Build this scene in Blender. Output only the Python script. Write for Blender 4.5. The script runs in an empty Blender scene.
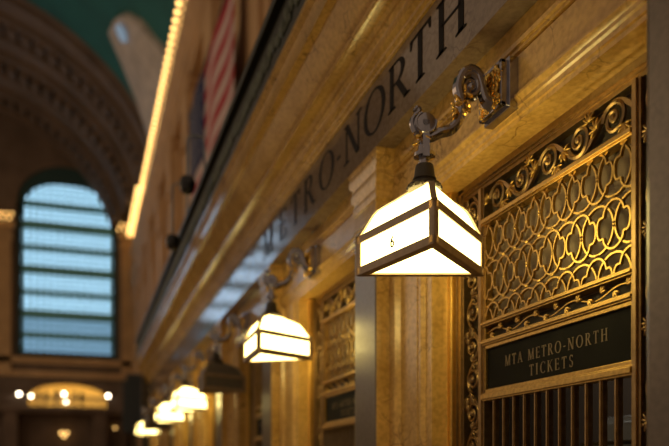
import bpy, bmesh, math, random
from mathutils import Vector, Matrix
PI = math.pi
C = bpy.context.scene.collection
rnd = random.Random(7)
ZC = 1.6                      # camera height above the floor; everything below is laid out around the camera, then raised by ZC

# ------------------------------------------------------------------ camera, world, exposure
F = 750.0
THETA = math.atan(252 / F)    # angle between the view and the ticket wall
cam = bpy.data.cameras.new('camera')
cam.sensor_width = 36; cam.lens = 36 * F / 669
cam.shift_y = 249 / 669
cam.dof.use_dof = True; cam.dof.focus_distance = 2.78; cam.dof.aperture_fstop = 1.35
cam.clip_end = 300
co = bpy.data.objects.new('camera', cam); C.objects.link(co)
co.rotation_euler = (PI / 2, 0, -THETA)
co.location = (0, 0, ZC)
bpy.context.scene.camera = co

W = bpy.data.worlds.new('hall_air'); bpy.context.scene.world = W
W.use_nodes = True
W.node_tree.nodes['Background'].inputs[0].default_value = (1.0, .70, .46, 1)
W.node_tree.nodes['Background'].inputs[1].default_value = .20
L = bpy.data.lights.new('hall_fill_light', 'AREA'); L.energy = 1400; L.color = (1, .66, .36); L.shape = 'RECTANGLE'; L.size = 14; L.size_y = 40  # added warm fill without a fixture, brightens the upper side wall
lo = bpy.data.objects.new('hall_fill_light', L); C.objects.link(lo); lo.location = (-22, 45, 14); lo.rotation_euler = (0, math.radians(-105), 0)
vs = bpy.context.scene.view_settings
vs.view_transform = 'Standard'; vs.look = 'None'; vs.gamma = 1; vs.exposure = .32
vs.use_curve_mapping = False
bpy.context.scene.render.film_transparent = False

# ------------------------------------------------------------------ materials
def new_mat(name):
    m = bpy.data.materials.new(name); m.use_nodes = True
    return m, m.node_tree.nodes, m.node_tree.links, m.node_tree.nodes['Principled BSDF']
def plain(name, col, rough=.5, metal=0., spec=.5, noise=0., nscale=20, bump=0.):
    m, n, l, b = new_mat(name)
    b.inputs['Base Color'].default_value = (*col, 1); b.inputs['Roughness'].default_value = rough
    b.inputs['Metallic'].default_value = metal; b.inputs['Specular IOR Level'].default_value = spec
    if noise or bump:
        tc = n.new('ShaderNodeTexCoord'); nt = n.new('ShaderNodeTexNoise'); nt.inputs['Scale'].default_value = nscale
        nt.inputs['Detail'].default_value = 5
        l.new(tc.outputs['Object'], nt.inputs['Vector'])
        if noise:
            r = n.new('ShaderNodeValToRGB')
            r.color_ramp.elements[0].position = .3; r.color_ramp.elements[1].position = .7
            r.color_ramp.elements[0].color = (*[x * (1 - noise) for x in col], 1)
            r.color_ramp.elements[1].color = (*[min(1, x * (1 + noise)) for x in col], 1)
            l.new(nt.outputs['Fac'], r.inputs['Fac']); l.new(r.outputs['Color'], b.inputs['Base Color'])
        if bump:
            bp = n.new('ShaderNodeBump'); bp.inputs['Strength'].default_value = bump; bp.inputs['Distance'].default_value = .004
            l.new(nt.outputs['Fac'], bp.inputs['Height']); l.new(bp.outputs['Normal'], b.inputs['Normal'])
    return m
def marble(name, c1, c2, vein, rough, scale=1.0, spec=.5):
    m, n, l, b = new_mat(name)
    tc = n.new('ShaderNodeTexCoord')
    mp = n.new('ShaderNodeMapping'); mp.inputs['Scale'].default_value = (scale, scale * .8, scale)
    l.new(tc.outputs['Object'], mp.inputs['Vector'])
    nt = n.new('ShaderNodeTexNoise'); nt.inputs['Scale'].default_value = 3.5; nt.inputs['Detail'].default_value = 8
    l.new(mp.outputs['Vector'], nt.inputs['Vector'])
    r = n.new('ShaderNodeValToRGB')
    r.color_ramp.elements[0].position = .32; r.color_ramp.elements[1].position = .68
    r.color_ramp.elements[0].color = (*c1, 1); r.color_ramp.elements[1].color = (*c2, 1)
    l.new(nt.outputs['Fac'], r.inputs['Fac'])
    # veins: thin cracks along warped cell borders, only in places
    n2 = n.new('ShaderNodeTexNoise'); n2.inputs['Scale'].default_value = 5; n2.inputs['Detail'].default_value = 6
    l.new(mp.outputs['Vector'], n2.inputs['Vector'])
    mx = n.new('ShaderNodeMixRGB'); mx.inputs[0].default_value = .22
    l.new(mp.outputs['Vector'], mx.inputs[1]); l.new(n2.outputs['Color'], mx.inputs[2])
    vo = n.new('ShaderNodeTexVoronoi'); vo.feature = 'DISTANCE_TO_EDGE'; vo.inputs['Scale'].default_value = 9
    l.new(mx.outputs[0], vo.inputs['Vector'])
    vr = n.new('ShaderNodeValToRGB'); vr.color_ramp.elements[0].position = .0; vr.color_ramp.elements[1].position = .035
    vr.color_ramp.elements[0].color = (1, 1, 1, 1); vr.color_ramp.elements[1].color = (0, 0, 0, 1)
    l.new(vo.outputs['Distance'], vr.inputs['Fac'])
    n3 = n.new('ShaderNodeTexNoise'); n3.inputs['Scale'].default_value = 4
    l.new(mp.outputs['Vector'], n3.inputs['Vector'])
    mr = n.new('ShaderNodeMapRange'); mr.inputs['From Min'].default_value = .48; mr.inputs['From Max'].default_value = .62
    mr.inputs['To Max'].default_value = .75
    l.new(n3.outputs['Fac'], mr.inputs['Value'])
    mu = n.new('ShaderNodeMath'); mu.operation = 'MULTIPLY'
    l.new(vr.outputs['Color'], mu.inputs[0]); l.new(mr.outputs['Result'], mu.inputs[1])
    m2 = n.new('ShaderNodeMixRGB'); m2.inputs[2].default_value = (*vein, 1)
    l.new(mu.outputs[0], m2.inputs[0]); l.new(r.outputs['Color'], m2.inputs[1])
    # fine mottling
    n4 = n.new('ShaderNodeTexNoise'); n4.inputs['Scale'].default_value = 45; n4.inputs['Detail'].default_value = 4
    l.new(mp.outputs['Vector'], n4.inputs['Vector'])
    r4 = n.new('ShaderNodeValToRGB'); r4.color_ramp.elements[0].position = .35; r4.color_ramp.elements[1].position = .6
    r4.color_ramp.elements[0].color = (.78, .76, .72, 1); r4.color_ramp.elements[1].color = (1, 1, 1, 1)
    l.new(n4.outputs['Fac'], r4.inputs['Fac'])
    m3 = n.new('ShaderNodeMixRGB'); m3.blend_type = 'MULTIPLY'; m3.inputs[0].default_value = 1
    l.new(m2.outputs[0], m3.inputs[1]); l.new(r4.outputs['Color'], m3.inputs[2])
    l.new(m3.outputs[0], b.inputs['Base Color'])
    b.inputs['Roughness'].default_value = rough; b.inputs['Specular IOR Level'].default_value = spec
    return m
def emit(name, col, strength, base=(.8, .8, .8)):
    m, n, l, b = new_mat(name)
    b.inputs['Base Color'].default_value = (*base, 1)
    b.inputs['Emission Color'].default_value = (*col, 1); b.inputs['Emission Strength'].default_value = strength
    b.inputs['Roughness'].default_value = .3
    return m
M = {
 'marble': marble('golden_marble', (.62, .375, .10), (.84, .545, .175), (.13, .055, .015), .2, spec=.75),
 'polished': marble('polished_marble', (.27, .205, .155), (.33, .255, .19), (.16, .11, .08), .10, spec=.9),  # same marble as the wall, grey hall reflection put into the base
 'shaft': marble('shaded_honed_marble', (.17, .13, .095), (.22, .17, .12), (.1, .07, .05), .28, spec=.9),  # shade on the pilaster fronts put into a darker base
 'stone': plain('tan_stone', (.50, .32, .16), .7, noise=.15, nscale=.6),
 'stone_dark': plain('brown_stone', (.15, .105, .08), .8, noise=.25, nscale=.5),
 'stone_pale': plain('pale_stone', (.50, .45, .42), .7, noise=.25, nscale=1.2),
 'teal': plain('teal_ceiling_paint', (.015, .12, .12), .8, noise=.2, nscale=.3),
 'floor': marble('floor_marble', (.35, .28, .2), (.45, .36, .26), (.2, .15, .1), .25),
 'bronze': plain('golden_bronze', (.54, .355, .11), .38, 1, noise=.2, nscale=60),
 'bronze_dark': plain('dark_bronze', (.34, .23, .11), .40, 1, noise=.2, nscale=40),
 'bronze_brown': plain('brown_bronze', (.42, .32, .22), .45, .25, noise=.15, nscale=30),
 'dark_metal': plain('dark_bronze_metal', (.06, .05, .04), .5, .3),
 'bronze_lamplit': plain('lamplit_bronze', (.85, .58, .17), .36, 1, noise=.1, nscale=40),  # lamp reflection on the frame put into a brighter bronze
 'gilt': plain('gilt', (.95, .58, .14), .22, 1, noise=.2, nscale=90),
 'pewter': plain('polished_pewter', (.36, .35, .39), .12, 1, noise=.15, nscale=25),
 'back': plain('taupe_backing', (.19, .14, .095), .6, noise=.15, nscale=30),
 'sign': plain('black_sign_board', (.010, .010, .008), .6, 0, .08, noise=.3, nscale=8),
 'letter': plain('black_letter', (.012, .010, .010), .7, 0, .15),
 'brass_letter': plain('aged_brass', (.27, .21, .12), .5, .4),
 'iron': plain('dark_iron', (.018, .022, .016), .5, .3),
 'iron_green': plain('green_patina_iron', (.09, .11, .075), .6, .2, noise=.5, nscale=12),
 'black': plain('black_plastic', (.012, .012, .014), .25),
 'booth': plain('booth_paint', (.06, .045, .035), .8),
 'screen': plain('grey_screen', (.22, .25, .28), .4),
 'cloth_dark': plain('dark_cloth', (.03, .03, .045), .9),
 'skin': plain('skin', (.35, .2, .14), .6),
 'navy': plain('navy_cloth', (.012, .018, .09), .8),
 'white_cloth': plain('white_star', (.5, .5, .5), .8),
 'slate': plain('slate_paint', (.035, .05, .065), .7),
 'glass_lit': emit('lit_milk_glass', (1, .76, .25), 6.2),
 'glass_off': plain('unlit_milk_glass', (.17, .155, .14), .3),
 'bulb': emit('warm_bulb', (1, .56, .16), 3.6),
 'globe': emit('white_globe', (1, .85, .6), 12),
 'pane': emit('daylight_pane', (.42, .74, .98), 1.5, (.1, .1, .1)),
 'pane_bright': emit('bright_daylight_pane', (.55, .75, 1.0), 3.2, (.1, .1, .1)),
 'pane_dim': emit('dim_daylight_pane', (.5, .7, .9), .25, (.1, .1, .1)),
 'pane_low': emit('daylight_pane_low', (.28, .54, .80), .9, (.1, .1, .1)),
 'mullion': plain('green_black_iron', (.02, .06, .065), .6),
 'mullion_band': plain('backlit_teal_band', (.14, .42, .46), .6),  # light coming through the bands put into a lighter teal
 'room_yellow': plain('cream_plaster', (.75, .6, .3), .8),
}
def stripes():
    m, n, l, b = new_mat('red_and_white_stripes')
    tc = n.new('ShaderNodeTexCoord'); sx = n.new('ShaderNodeSeparateXYZ'); l.new(tc.outputs['Object'], sx.inputs[0])
    mu = n.new('ShaderNodeMath'); mu.operation = 'MULTIPLY'; mu.inputs[1].default_value = 13 / 6.0 / 2
    l.new(sx.outputs['Z'], mu.inputs[0])
    fr = n.new('ShaderNodeMath'); fr.operation = 'FRACT'; l.new(mu.outputs[0], fr.inputs[0])
    gt = n.new('ShaderNodeMath'); gt.operation = 'GREATER_THAN'; gt.inputs[1].default_value = .5; l.new(fr.outputs[0], gt.inputs[0])
    mx = n.new('ShaderNodeMixRGB'); mx.inputs[1].default_value = (.42, .02, .035, 1); mx.inputs[2].default_value = (.62, .5, .48, 1)
    l.new(gt.outputs[0], mx.inputs[0]); l.new(mx.outputs[0], b.inputs['Base Color']); b.inputs['Roughness'].default_value = .9
    return m
M['stripes'] = stripes()

# ------------------------------------------------------------------ mesh helpers
class MB:
    def __init__(s): s.v = []; s.f = []
    def add(s, vs_, fs):
        o = len(s.v); s.v += [tuple(p) for p in vs_]; s.f += [tuple(i + o for i in f) for f in fs]; return s
    def box(s, x0, x1, y0, y1, z0, z1):
        return s.add([(x0,y0,z0),(x1,y0,z0),(x1,y1,z0),(x0,y1,z0),(x0,y0,z1),(x1,y0,z1),(x1,y1,z1),(x0,y1,z1)],
                     [(0,3,2,1),(4,5,6,7),(0,1,5,4),(1,2,6,5),(2,3,7,6),(3,0,4,7)])
    def prism(s, poly, f0, f1):            # poly: 2D outline, f0/f1 map a 2D point to the two end faces
        n = len(poly)
        return s.add([f0(*p) for p in poly] + [f1(*p) for p in poly],
                     [tuple(range(n))[::-1], tuple(range(n, 2 * n))] + [(i, (i + 1) % n, n + (i + 1) % n, n + i) for i in range(n)])
    def tube(s, pts, r, n=8, flat=None, closed=False):
        pts = [Vector(p) for p in pts]; m = len(pts)
        rs = r if isinstance(r, (list, tuple)) else [r] * m
        up = None; vv = []; 
        for i, p in enumerate(pts):
            if closed: t = (pts[(i + 1) % m] - pts[i - 1])
            else: t = pts[min(i + 1, m - 1)] - pts[max(i - 1, 0)]
            t.normalize()
            if up is None:
                up = Vector((0, 0, 1)) if abs(t.z) < .9 else Vector((1, 0, 0))
                if flat is not None: up = Vector(flat)
            if flat is not None: up = Vector(flat)
            a = t.cross(up)
            if a.length < 1e-6: a = t.orthogonal()
            a.normalize(); b = a.cross(t).normalized(); up = b
            for k in range(n):
                g = 2 * PI * (k + .5) / n
                vv.append(p + a * (math.cos(g) * rs[i]) + b * (math.sin(g) * rs[i]))
        ff = []
        for i in range(m if closed else m - 1):
            j = (i + 1) % m
            for k in range(n): ff.append((i*n+k, i*n+(k+1)%n, j*n+(k+1)%n, j*n+k))
        if not closed: ff += [tuple(range(n))[::-1], tuple(range((m-1)*n, m*n))]
        return s.add(vv, ff)
    def ribbon(s, pts, w, d, nrm=(1, 0, 0), closed=False):     # flat bar of width w, depth d, lying in the plane whose normal is nrm
        pts = [Vector(p) for p in pts]; m = len(pts); nn = Vector(nrm).normalized(); vv = []
        for i, p in enumerate(pts):
            if closed: t = pts[(i + 1) % m] - pts[i - 1]
            else: t = pts[min(i + 1, m - 1)] - pts[max(i - 1, 0)]
            a = t.normalized().cross(nn).normalized() * (w / 2); b = nn * (d / 2)
            vv += [p - a - b, p + a - b, p + a + b, p - a + b]
        ff = []
        for i in range(m if closed else m - 1):
            j = (i + 1) % m
            for k in range(4): ff.append((i*4+k, i*4+(k+1)%4, j*4+(k+1)%4, j*4+k))
        if not closed: ff += [(3,2,1,0), tuple((m-1)*4 + k for k in range(4))]
        return s.add(vv, ff)
    def lathe(s, prof, c=(0, 0, 0), n=24, axis='z'):
        vv = []
        for (r, h) in prof:
            for k in range(n):
                g = 2 * PI * k / n; a, b = r * math.cos(g), r * math.sin(g)
                q = {'z': (a, b, h), 'x': (h, a, b), 'y': (a, h, b)}[axis]
                vv.append((c[0] + q[0], c[1] + q[1], c[2] + q[2]))
        m = len(prof); ff = []
        for i in range(m - 1):
            for k in range(n): ff.append((i*n+k, i*n+(k+1)%n, (i+1)*n+(k+1)%n, (i+1)*n+k))
        ff += [tuple(range(n))[::-1], tuple(range((m-1)*n, m*n))]
        return s.add(vv, ff)
    def ball(s, c, rx, ry=None, rz=None, n=10, m=6, rot=None):
        ry = rx if ry is None else ry; rz = rx if rz is None else rz
        c = Vector(c); vv = []; ff = []
        for i in range(1, m):
            for k in range(n):
                a = PI * i / m; g = 2 * PI * k / n
                p = Vector((rx * math.sin(a) * math.cos(g), ry * math.sin(a) * math.sin(g), rz * math.cos(a)))
                vv.append(c + (rot @ p if rot else p))
        for z_ in (rz, -rz):
            p = Vector((0, 0, z_)); vv.append(c + (rot @ p if rot else p))
        T, B = len(vv) - 2, len(vv) - 1
        for i in range(m - 2):
            for k in range(n): ff.append((i*n+k, (i+1)*n+k, (i+1)*n+(k+1)%n, i*n+(k+1)%n))
        for k in range(n): ff.append((T, k, (k+1)%n)); ff.append((B, (m-2)*n+(k+1)%n, (m-2)*n+k))
        return s.add(vv, ff)
    def build(s, name, mat, parent=None, smooth=True, origin=None, ang=35, bevel=0):
        me = bpy.data.meshes.new(name)
        vv = s.v
        if origin is not None: vv = [(a-origin[0], b-origin[1], c-origin[2]) for a, b, c in s.v]
        me.from_pydata(vv, [], s.f)
        bm = bmesh.new(); bm.from_mesh(me); bmesh.ops.recalc_face_normals(bm, faces=bm.faces); bm.to_mesh(me); bm.free()
        me.materials.append(mat)
        if smooth:
            for p in me.polygons: p.use_smooth = True
            me.set_sharp_from_angle(angle=math.radians(ang))
        o = bpy.data.objects.new(name, me); C.objects.link(o)
        if origin is not None: o.location = origin
        if parent is not None: o.parent = parent
        if bevel:
            b = o.modifiers.new('bevel', 'BEVEL'); b.width = bevel; b.segments = 2; b.limit_method = 'ANGLE'
        return o
def tag(o, label, cat, group=None, kind=None):
    o['label'] = label; o['category'] = cat
    if group: o['group'] = group
    if kind: o['kind'] = kind
    return o
def struct(o): o['kind'] = 'structure'; return o
def thing(name, label, cat, loc=(0, 0, 0), group=None):
    o = bpy.data.objects.new(name, None); C.objects.link(o); o.location = loc; o.empty_display_size = .1
    return tag(o, label, cat, group)
def copy_tree(o, parent=None):
    c = o.copy(); C.objects.link(c)
    if parent is not None: c.parent = parent
    for ch in list(o.children): copy_tree(ch, c)
    return c

BAY = 2.33
# ================================================================== THE TICKET WALL
Y0, Y1 = -1.2, 17.9
# plan outline of the pier between two ticket openings (X towards the wall, Y along it)
def pier_plan(y):
    return [(1.87, 4.08), (1.572, 4.08), (1.572, 4.03), (1.500, 4.03), (1.500, 4.013), (1.474, 4.013), (1.474, 3.69), (1.549, 3.69), (1.549, 3.61), (1.528, 3.605),
            (1.528, 3.575), (1.560, 3.565), (1.560, 3.37), (1.578, 3.365), (1.578, 3.345), (1.552, 3.335), (1.552, 3.31),
            (1.572, 3.295), (1.572, 3.23), (1.70, 3.23), (1.70, 3.20), (1.87, 3.20)]
mb = MB(); sh_ = MB()
k = -1
while True:
    dy = BAY * k
    if dy + 4.08 > Y1 + 1: break
    P = [(x, y + dy) for x, y in pier_plan(0)]
    mb.prism(P, lambda x, y: (x, y, -1.6), lambda x, y: (x, y, 1.332))
    sh_.prism([(1.4745, 4.013 + dy), (1.472, 4.013 + dy), (1.469, 4.00 + dy), (1.469, 3.70 + dy), (1.472, 3.691 + dy), (1.4745, 3.691 + dy)], lambda x, y: (x, y, -1.6), lambda x, y: (x, y, 1.336))
    # capital and the blocks that carry the frieze
    a, b = 3.69 + dy, 4.013 + dy
    mb.box(1.470, 1.57, a + .001, b - .001, 1.334, 1.45)
    for (e, z0, z1) in ((.010, 1.30, 1.325), (.010, 1.35, 1.375)):
        mb.box(1.469 - e * .5, 1.58, a - e, b + e, z0, z1)
    # spreading mouldings under the abacus
    prof = [(0, 1.44), (.016, 1.452), (.018, 1.488), (.006, 1.492), (.006, 1.515), (.030, 1.535), (.034, 1.575), (.022, 1.580), (.022, 1.600), (.048, 1.622), (.052, 1.655), (.044, 1.658), (.044, 1.672), (.056, 1.676), (.056, 1.699)]
    rings = [[(1.469 - e * .34, a - e, z), (1.60, a - e, z), (1.60, b + e, z), (1.469 - e * .34, b + e, z)] for e, z in prof]
    vv = [p for r in rings for p in r]; ff = []
    for i in range(len(rings) - 1):
        for q in range(4): ff.append((i*4+q, i*4+(q+1)%4, (i+1)*4+(q+1)%4, (i+1)*4+q))
    ff += [(3,2,1,0), tuple(len(vv)-4+q for q in range(4))]
    mb.add(vv, ff)
    k += 1
mb.box(1.56, 1.87, Y0 - .4, Y1, -1.6, -.62)                        # dado under the windows
mb.box(1.48, 1.72, Y0 - .4, Y1, -.66, -.58)
struct(mb.build('wall_right', M['marble'], bevel=.003))
struct(sh_.build('trim_8', M['shaft'], smooth=False))  # front skin only, carries the painted shade while the sides stay golden
# long horizontal mouldings over the openings
prof = [(1.87, 1.332), (1.572, 1.332), (1.572, 1.350), (1.564, 1.353), (1.564, 1.372), (1.556, 1.378), (1.556, 1.392), (1.548, 1.400),
        (1.541, 1.409), (1.541, 1.420), (1.560, 1.424), (1.568, 1.432), (1.560, 1.438), (1.560, 1.572), (1.574, 1.576), (1.574, 1.586), (1.560, 1.590),
        (1.560, 1.602), (1.550, 1.606), (1.545, 1.62), (1.556, 1.63), (1.556, 1.70), (1.87, 1.70)]
struct(MB().prism(prof, lambda x, z: (x, Y0, z), lambda x, z: (x, Y1, z)).build('trim_1', M['marble']))
prof = [(1.87, 1.70), (1.452, 1.70), (1.452, 2.046), (1.87, 2.046)]
struct(MB().prism(prof, lambda x, z: (x, Y0, z), lambda x, z: (x, Y1, z)).build('trim_2', M['polished']))
prof = [(1.87, 2.046), (1.440, 2.046), (1.440, 2.062), (1.425, 2.072), (1.425, 2.09), (1.402, 2.105), (1.402, 2.15), (1.385, 2.165), (1.385, 2.185), (1.37, 2.20), (1.312, 2.20),
        (1.302, 2.206), (1.302, 2.23), (1.316, 2.236), (1.316, 2.25), (1.290, 2.28), (1.262, 2.34), (1.235, 2.375), (1.225, 2.40), (1.18, 2.40), (1.18, 2.52), (1.15, 2.54), (1.15, 2.565), (1.87, 2.565)]
struct(MB().prism(prof, lambda x, z: (x, Y0, z), lambda x, z: (x, Y1, z)).build('trim_3', M['marble']))

# rooms behind the grilles
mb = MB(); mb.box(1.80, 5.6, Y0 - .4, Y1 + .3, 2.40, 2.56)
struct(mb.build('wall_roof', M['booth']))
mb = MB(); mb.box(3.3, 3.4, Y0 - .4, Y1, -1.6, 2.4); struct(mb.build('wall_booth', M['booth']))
mb = MB(); mb.box(1.3, 5.6, Y1, Y1 + .2, -1.6, 2.56); mb.box(1.9, 5.6, Y0 - .5, Y0 - .4, -1.6, 2.56); struct(mb.build('wall_ends', M['booth']))  # near end is out of view, added to keep world light out

# ------------------------------------------------------------------ roman letters from strokes
def glyph(ch):
    # returns (advance width, list of polygons) in units of the cap height
    T, t, sf = .125, .045, .05
    P = []
    def bar(x0, y0, x1, y1, w):                 # stroke whose width is measured across x for steep and across y for flat strokes
        if abs(y1 - y0) > abs(x1 - x0) * .6: P.append([(x0 - w/2, y0), (x0 + w/2, y0), (x1 + w/2, y1), (x1 - w/2, y1)])
        else: P.append([(x0, y0 - w/2), (x1, y1 - w/2), (x1, y1 + w/2), (x0, y0 + w/2)])
    def serif(x, y, w=.26):
        s = 1 if y < .5 else -1
        P.append([(x - w/2, y), (x + w/2, y), (x + w/2, y + s*.028), (x + w*.22, y + s*.06), (x - w*.22, y + s*.06), (x - w/2, y + s*.028)])
    def arc(cx, cy, rx, ry, a0, a1, wt, wn, n=14):   # thick on the sides, thin at top and bottom
        for i in range(n):
            q = [math.radians(a0 + (a1 - a0) * j / n) for j in (i, i + 1)]
            o = [(cx + rx * math.cos(g), cy + ry * math.sin(g)) for g in q]
            k = [(cx + (rx - wt) * math.cos(g), cy + (ry - wn) * math.sin(g)) for g in q]
            P.append([o[0], o[1], k[1], k[0]])
    if ch == 'H': w = .78; bar(.14,0,.14,1,T); bar(.64,0,.64,1,T); bar(.14,.52,.64,.52,t); [serif(x,y) for x in (.14,.64) for y in (0,1)]
    elif ch == 'T': w = .68; bar(.34,0,.34,1,T); bar(.03,.975,.65,.975,.05); serif(.34,0); P.append([(.03,1),(.03,.8),(.065,.8),(.11,.95)]); P.append([(.65,1),(.57,.95),(.615,.8),(.65,.8)])
    elif ch == 'R': w = .72; bar(.14,0,.14,1,T); serif(.14,0); serif(.12,1,.2); arc(.32,.75,.26,.25,-90,90,.12,.045); bar(.14,.9775,.33,.9775,.045); bar(.14,.5225,.33,.5225,.045); bar(.64,0,.34,.52,.13); serif(.66,0,.2)
    elif ch == 'O': w = .92; arc(.46,.5,.43,.52,0,360,.125,.045,28)
    elif ch == 'N': w = .84; bar(.14,0,.14,1,.055); bar(.70,0,.70,1,.055); bar(.66,0,.14,1,.14); serif(.14,0); serif(.70,1); serif(.10,1,.18)
    elif ch == 'E': w = .62; bar(.14,0,.14,1,T); bar(.14,.975,.56,.975,.05); bar(.14,.52,.46,.52,t); bar(.14,.025,.58,.025,.05); serif(.14,0,.22); serif(.14,1,.22); P.append([(.56,1),(.5,.95),(.53,.82),(.56,.82)]); P.append([(.60,0),(.53,.05),(.57,.2),(.60,.2)]); P.append([(.46,.62),(.44,.52),(.46,.42),(.48,.42),(.48,.62)])
    elif ch == 'M': w = 1.0; bar(.13,0,.16,1,.055); bar(.84,0,.84,1,T); bar(.48,0,.18,1,.13); bar(.48,0,.82,1,.05); serif(.13,0,.22); serif(.84,0,.24); serif(.14,1,.16); serif(.86,1,.18)
    elif ch == 'A': w = .80; bar(.10,0,.40,1,.05); bar(.68,0,.40,1,.13); bar(.2,.34,.6,.34,t); serif(.10,0,.2); serif(.68,0,.24)
    elif ch == 'I': w = .32; bar(.16,0,.16,1,T); serif(.16,0); serif(.16,1)
    elif ch == 'C': w = .78; arc(.46,.5,.42,.52,45,315,.125,.045,22); P.append([(.76,.98),(.76,.74),(.73,.74),(.70,.86)])
    elif ch == 'K': w = .74; bar(.14,0,.14,1,T); serif(.14,0); serif(.14,1); bar(.2,.45,.60,1,.05); bar(.66,0,.32,.58,.13); serif(.66,0,.2); serif(.6,1,.2)
    elif ch == 'S': w = .56; arc(.28,.75,.22,.26,30,265,.10,.045,14); arc(.28,.26,.23,.27,-150,92,.11,.045,14); P.append([(.48,.98),(.48,.78),(.45,.78),(.43,.88)]); P.append([(.06,.02),(.06,.24),(.09,.24),(.12,.12)])
    elif ch == '-': w = .36; bar(.04,.42,.32,.42,.07)
    elif ch == '6': w = .5; arc(.30,.3,.30,.33,0,360,.20,.14,20); arc(.58,.38,.58,.66,108,180,.20,.15,10)
    else: w = .34
    return w, P
def text_on_wall(mb, txt, x, y_centre, z, h, length, depth=.003):
    ws = [glyph(ch)[0] for ch in txt]; base = sum(ws) * h; gap = (length - base) / (len(txt) - 1)
    u = 0
    for ch in txt:
        w, P = glyph(ch)
        for poly in P:
            q = [(y_centre + length / 2 - (u + px * h), z + py * h) for px, py in poly]
            mb.prism(q, lambda a, b: (x, a, b), lambda a, b: (x - depth, a, b))
        u += w * h + gap
t = thing('frieze_lettering', 'large black roman capitals METRO-NORTH on the polished marble frieze', 'lettering', (1.452, 4.4, 1.783))
hh = .222
for ch, yc in zip('METRO-NORTH', (6.03, 5.56, 5.20, 4.86, 4.48, 4.24, 4.00, 3.665, 3.35, 3.10, 2.80)):
    w, P = glyph(ch); mb = MB(); wx = 1.58 if ch != '-' else 1.0
    for poly in P:
        q = [(yc + w * wx * hh / 2 - px * wx * hh, 1.783 + py * hh) for px, py in poly]
        mb.prism(q, lambda a, b: (1.4525 - 1.452, a - 4.4, b - 1.783), lambda a, b: (1.449 - 1.452, a - 4.4, b - 1.783))
    mb.build('letter', M['letter'], t, smooth=False)

# ================================================================== TICKET WINDOW GRILLES
def horiz(x, y0, z0): return lambda a, b, d=0: (x - d, y0 - a, z0 + b)      # a runs towards the camera
def vert(x, y0, z0): return lambda a, b, d=0: (x - d, y0 + b, z0 + a)
def rinceau(stem, leaf, fm, L, Wd, pitch, r=.0085, phase=0, lv=1.0):
    n = max(1, round(L / pitch)); p = L / n; A = Wd * .40
    pts = [fm(a, A * math.sin(PI * a / p + phase * PI), .004) for a in [L * i / (n * 14) for i in range(n * 14 + 1)]]
    stem.ribbon(pts, r * 1.7, .014)
    for i in range(n):
        s = 1 if (i + phase) % 2 == 0 else -1
        ca, cb = (i + .5) * p, -s * Wd * .02
        R = min(Wd * .45, p * .46)
        q = []; rr = []
        for j in range(40):
            t = j / 39; g = s * PI / 2 - s * (-.45 * PI + t * 3.6 * PI) ; rad = R * (1 - .86 * t)
            q.append(fm(ca + rad * math.cos(g), cb + rad * math.sin(g), .007 + .008 * t)); rr.append(r * (1 - .35 * t))
        stem.tube(q, rr, 6)
        stem.ball(fm(ca, cb, .014), r * 1.5, n=8, m=5)
        # acanthus leaves fanning off the stem where one scroll leaves the next
        for (la, lb, base) in (((i + .02) * p, 0, 0), ((i + .80) * p, -s * A * .75, 1)):
            for j in range(6):
                g = (PI * .05 + j * PI * .19) * (s if base == 0 else -s) + (0 if base else PI * .2)
                ln = Wd * (.24 - .025 * abs(j - 2.5)) * lv
                ea, eb = la + math.cos(g) * ln * .6, lb + math.sin(g) * ln * .6
                if abs(eb) > Wd * .45: eb = math.copysign(Wd * .45, eb)
                o = Vector(fm(ea, eb, .012)); f = Vector(fm(ea + math.cos(g), eb + math.sin(g), .012)) - o
                f.normalize(); X = Vector((1, 0, 0)); S_ = X.cross(f)
                leaf.ball(o, ln * .62, ln * .17, .009, n=8, m=5, rot=Matrix((f, S_, X)).transposed())
def lattice(mb, x, ya, yb, za, zb):
    # interlaced circles and barbed quatrefoils in staggered rows, cut off by the frame
    def clipped(pts, closed):
        run = []; runs = []
        for p in pts + ([pts[0]] if closed else []):
            if ya - .004 <= p[1] <= yb + .004 and za - .004 <= p[2] <= zb + .004: run.append(p)
            else:
                if len(run) > 1: runs.append(run)
                run = []
        if len(run) > 1: runs.append(run)
        return runs
    R = .0835; w = .0072; d = .012; pc = .175; pr = .18
    for r_ in range(-3, 5):
        zc = 1.020 + r_ * pr
        for c_ in range(-6, 9):
            yc = 2.104 + (c_ + (.5 if r_ % 2 else 0)) * pc
            circ = [(x, yc + R * math.cos(g), zc + R * math.sin(g)) for g in [2 * PI * i / 48 for i in range(48)]]
            for q in clipped(circ, True): mb.ribbon(q, w, d)
            # quatrefoil between this circle and the next
            yq = yc + pc / 2
            quarter = [(.053 * math.cos(g), .029 + .053 * math.sin(g)) for g in [math.radians(90 - i * 11) for i in range(7)]]
            quarter += [(.052, .037), (.067, .037)]
            quarter += [(.067 + .017 * math.sin(g), .037 * math.cos(g)) for g in [math.radians(18 * i) for i in range(1, 6)]]
            full = quarter + [(a, -b) for a, b in quarter[::-1][1:]]
            full = full + [(-a, b) for a, b in full[::-1][1:-1]]
            dense = []
            for i in range(len(full)):
                a, b = full[i], full[(i + 1) % len(full)]
                for q in (0, .5): dense.append((x - .004, yq + a[0] + (b[0] - a[0]) * q, zc + a[1] + (b[1] - a[1]) * q))
            for q in clipped(dense, True): mb.ribbon(q, w, d)
            for (py, pz) in ((yq, zc), (yc, zc), (yc, zc + pr / 2), ):
                pass
            for (py, pz, vertical) in ((yq, zc, 0), (yc, zc, 0), (yc, zc - .0885, 1), (yq, zc - .0885, 1)):
                if ya < py < yb and za < pz < zb:
                    for sgn in (-1, 1):
                        o = (x - .006, py + (sgn * .0045 if vertical else 0), pz + (0 if vertical else sgn * .006))
                        mb.ball(o, .0055, n=6, m=4)
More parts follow.
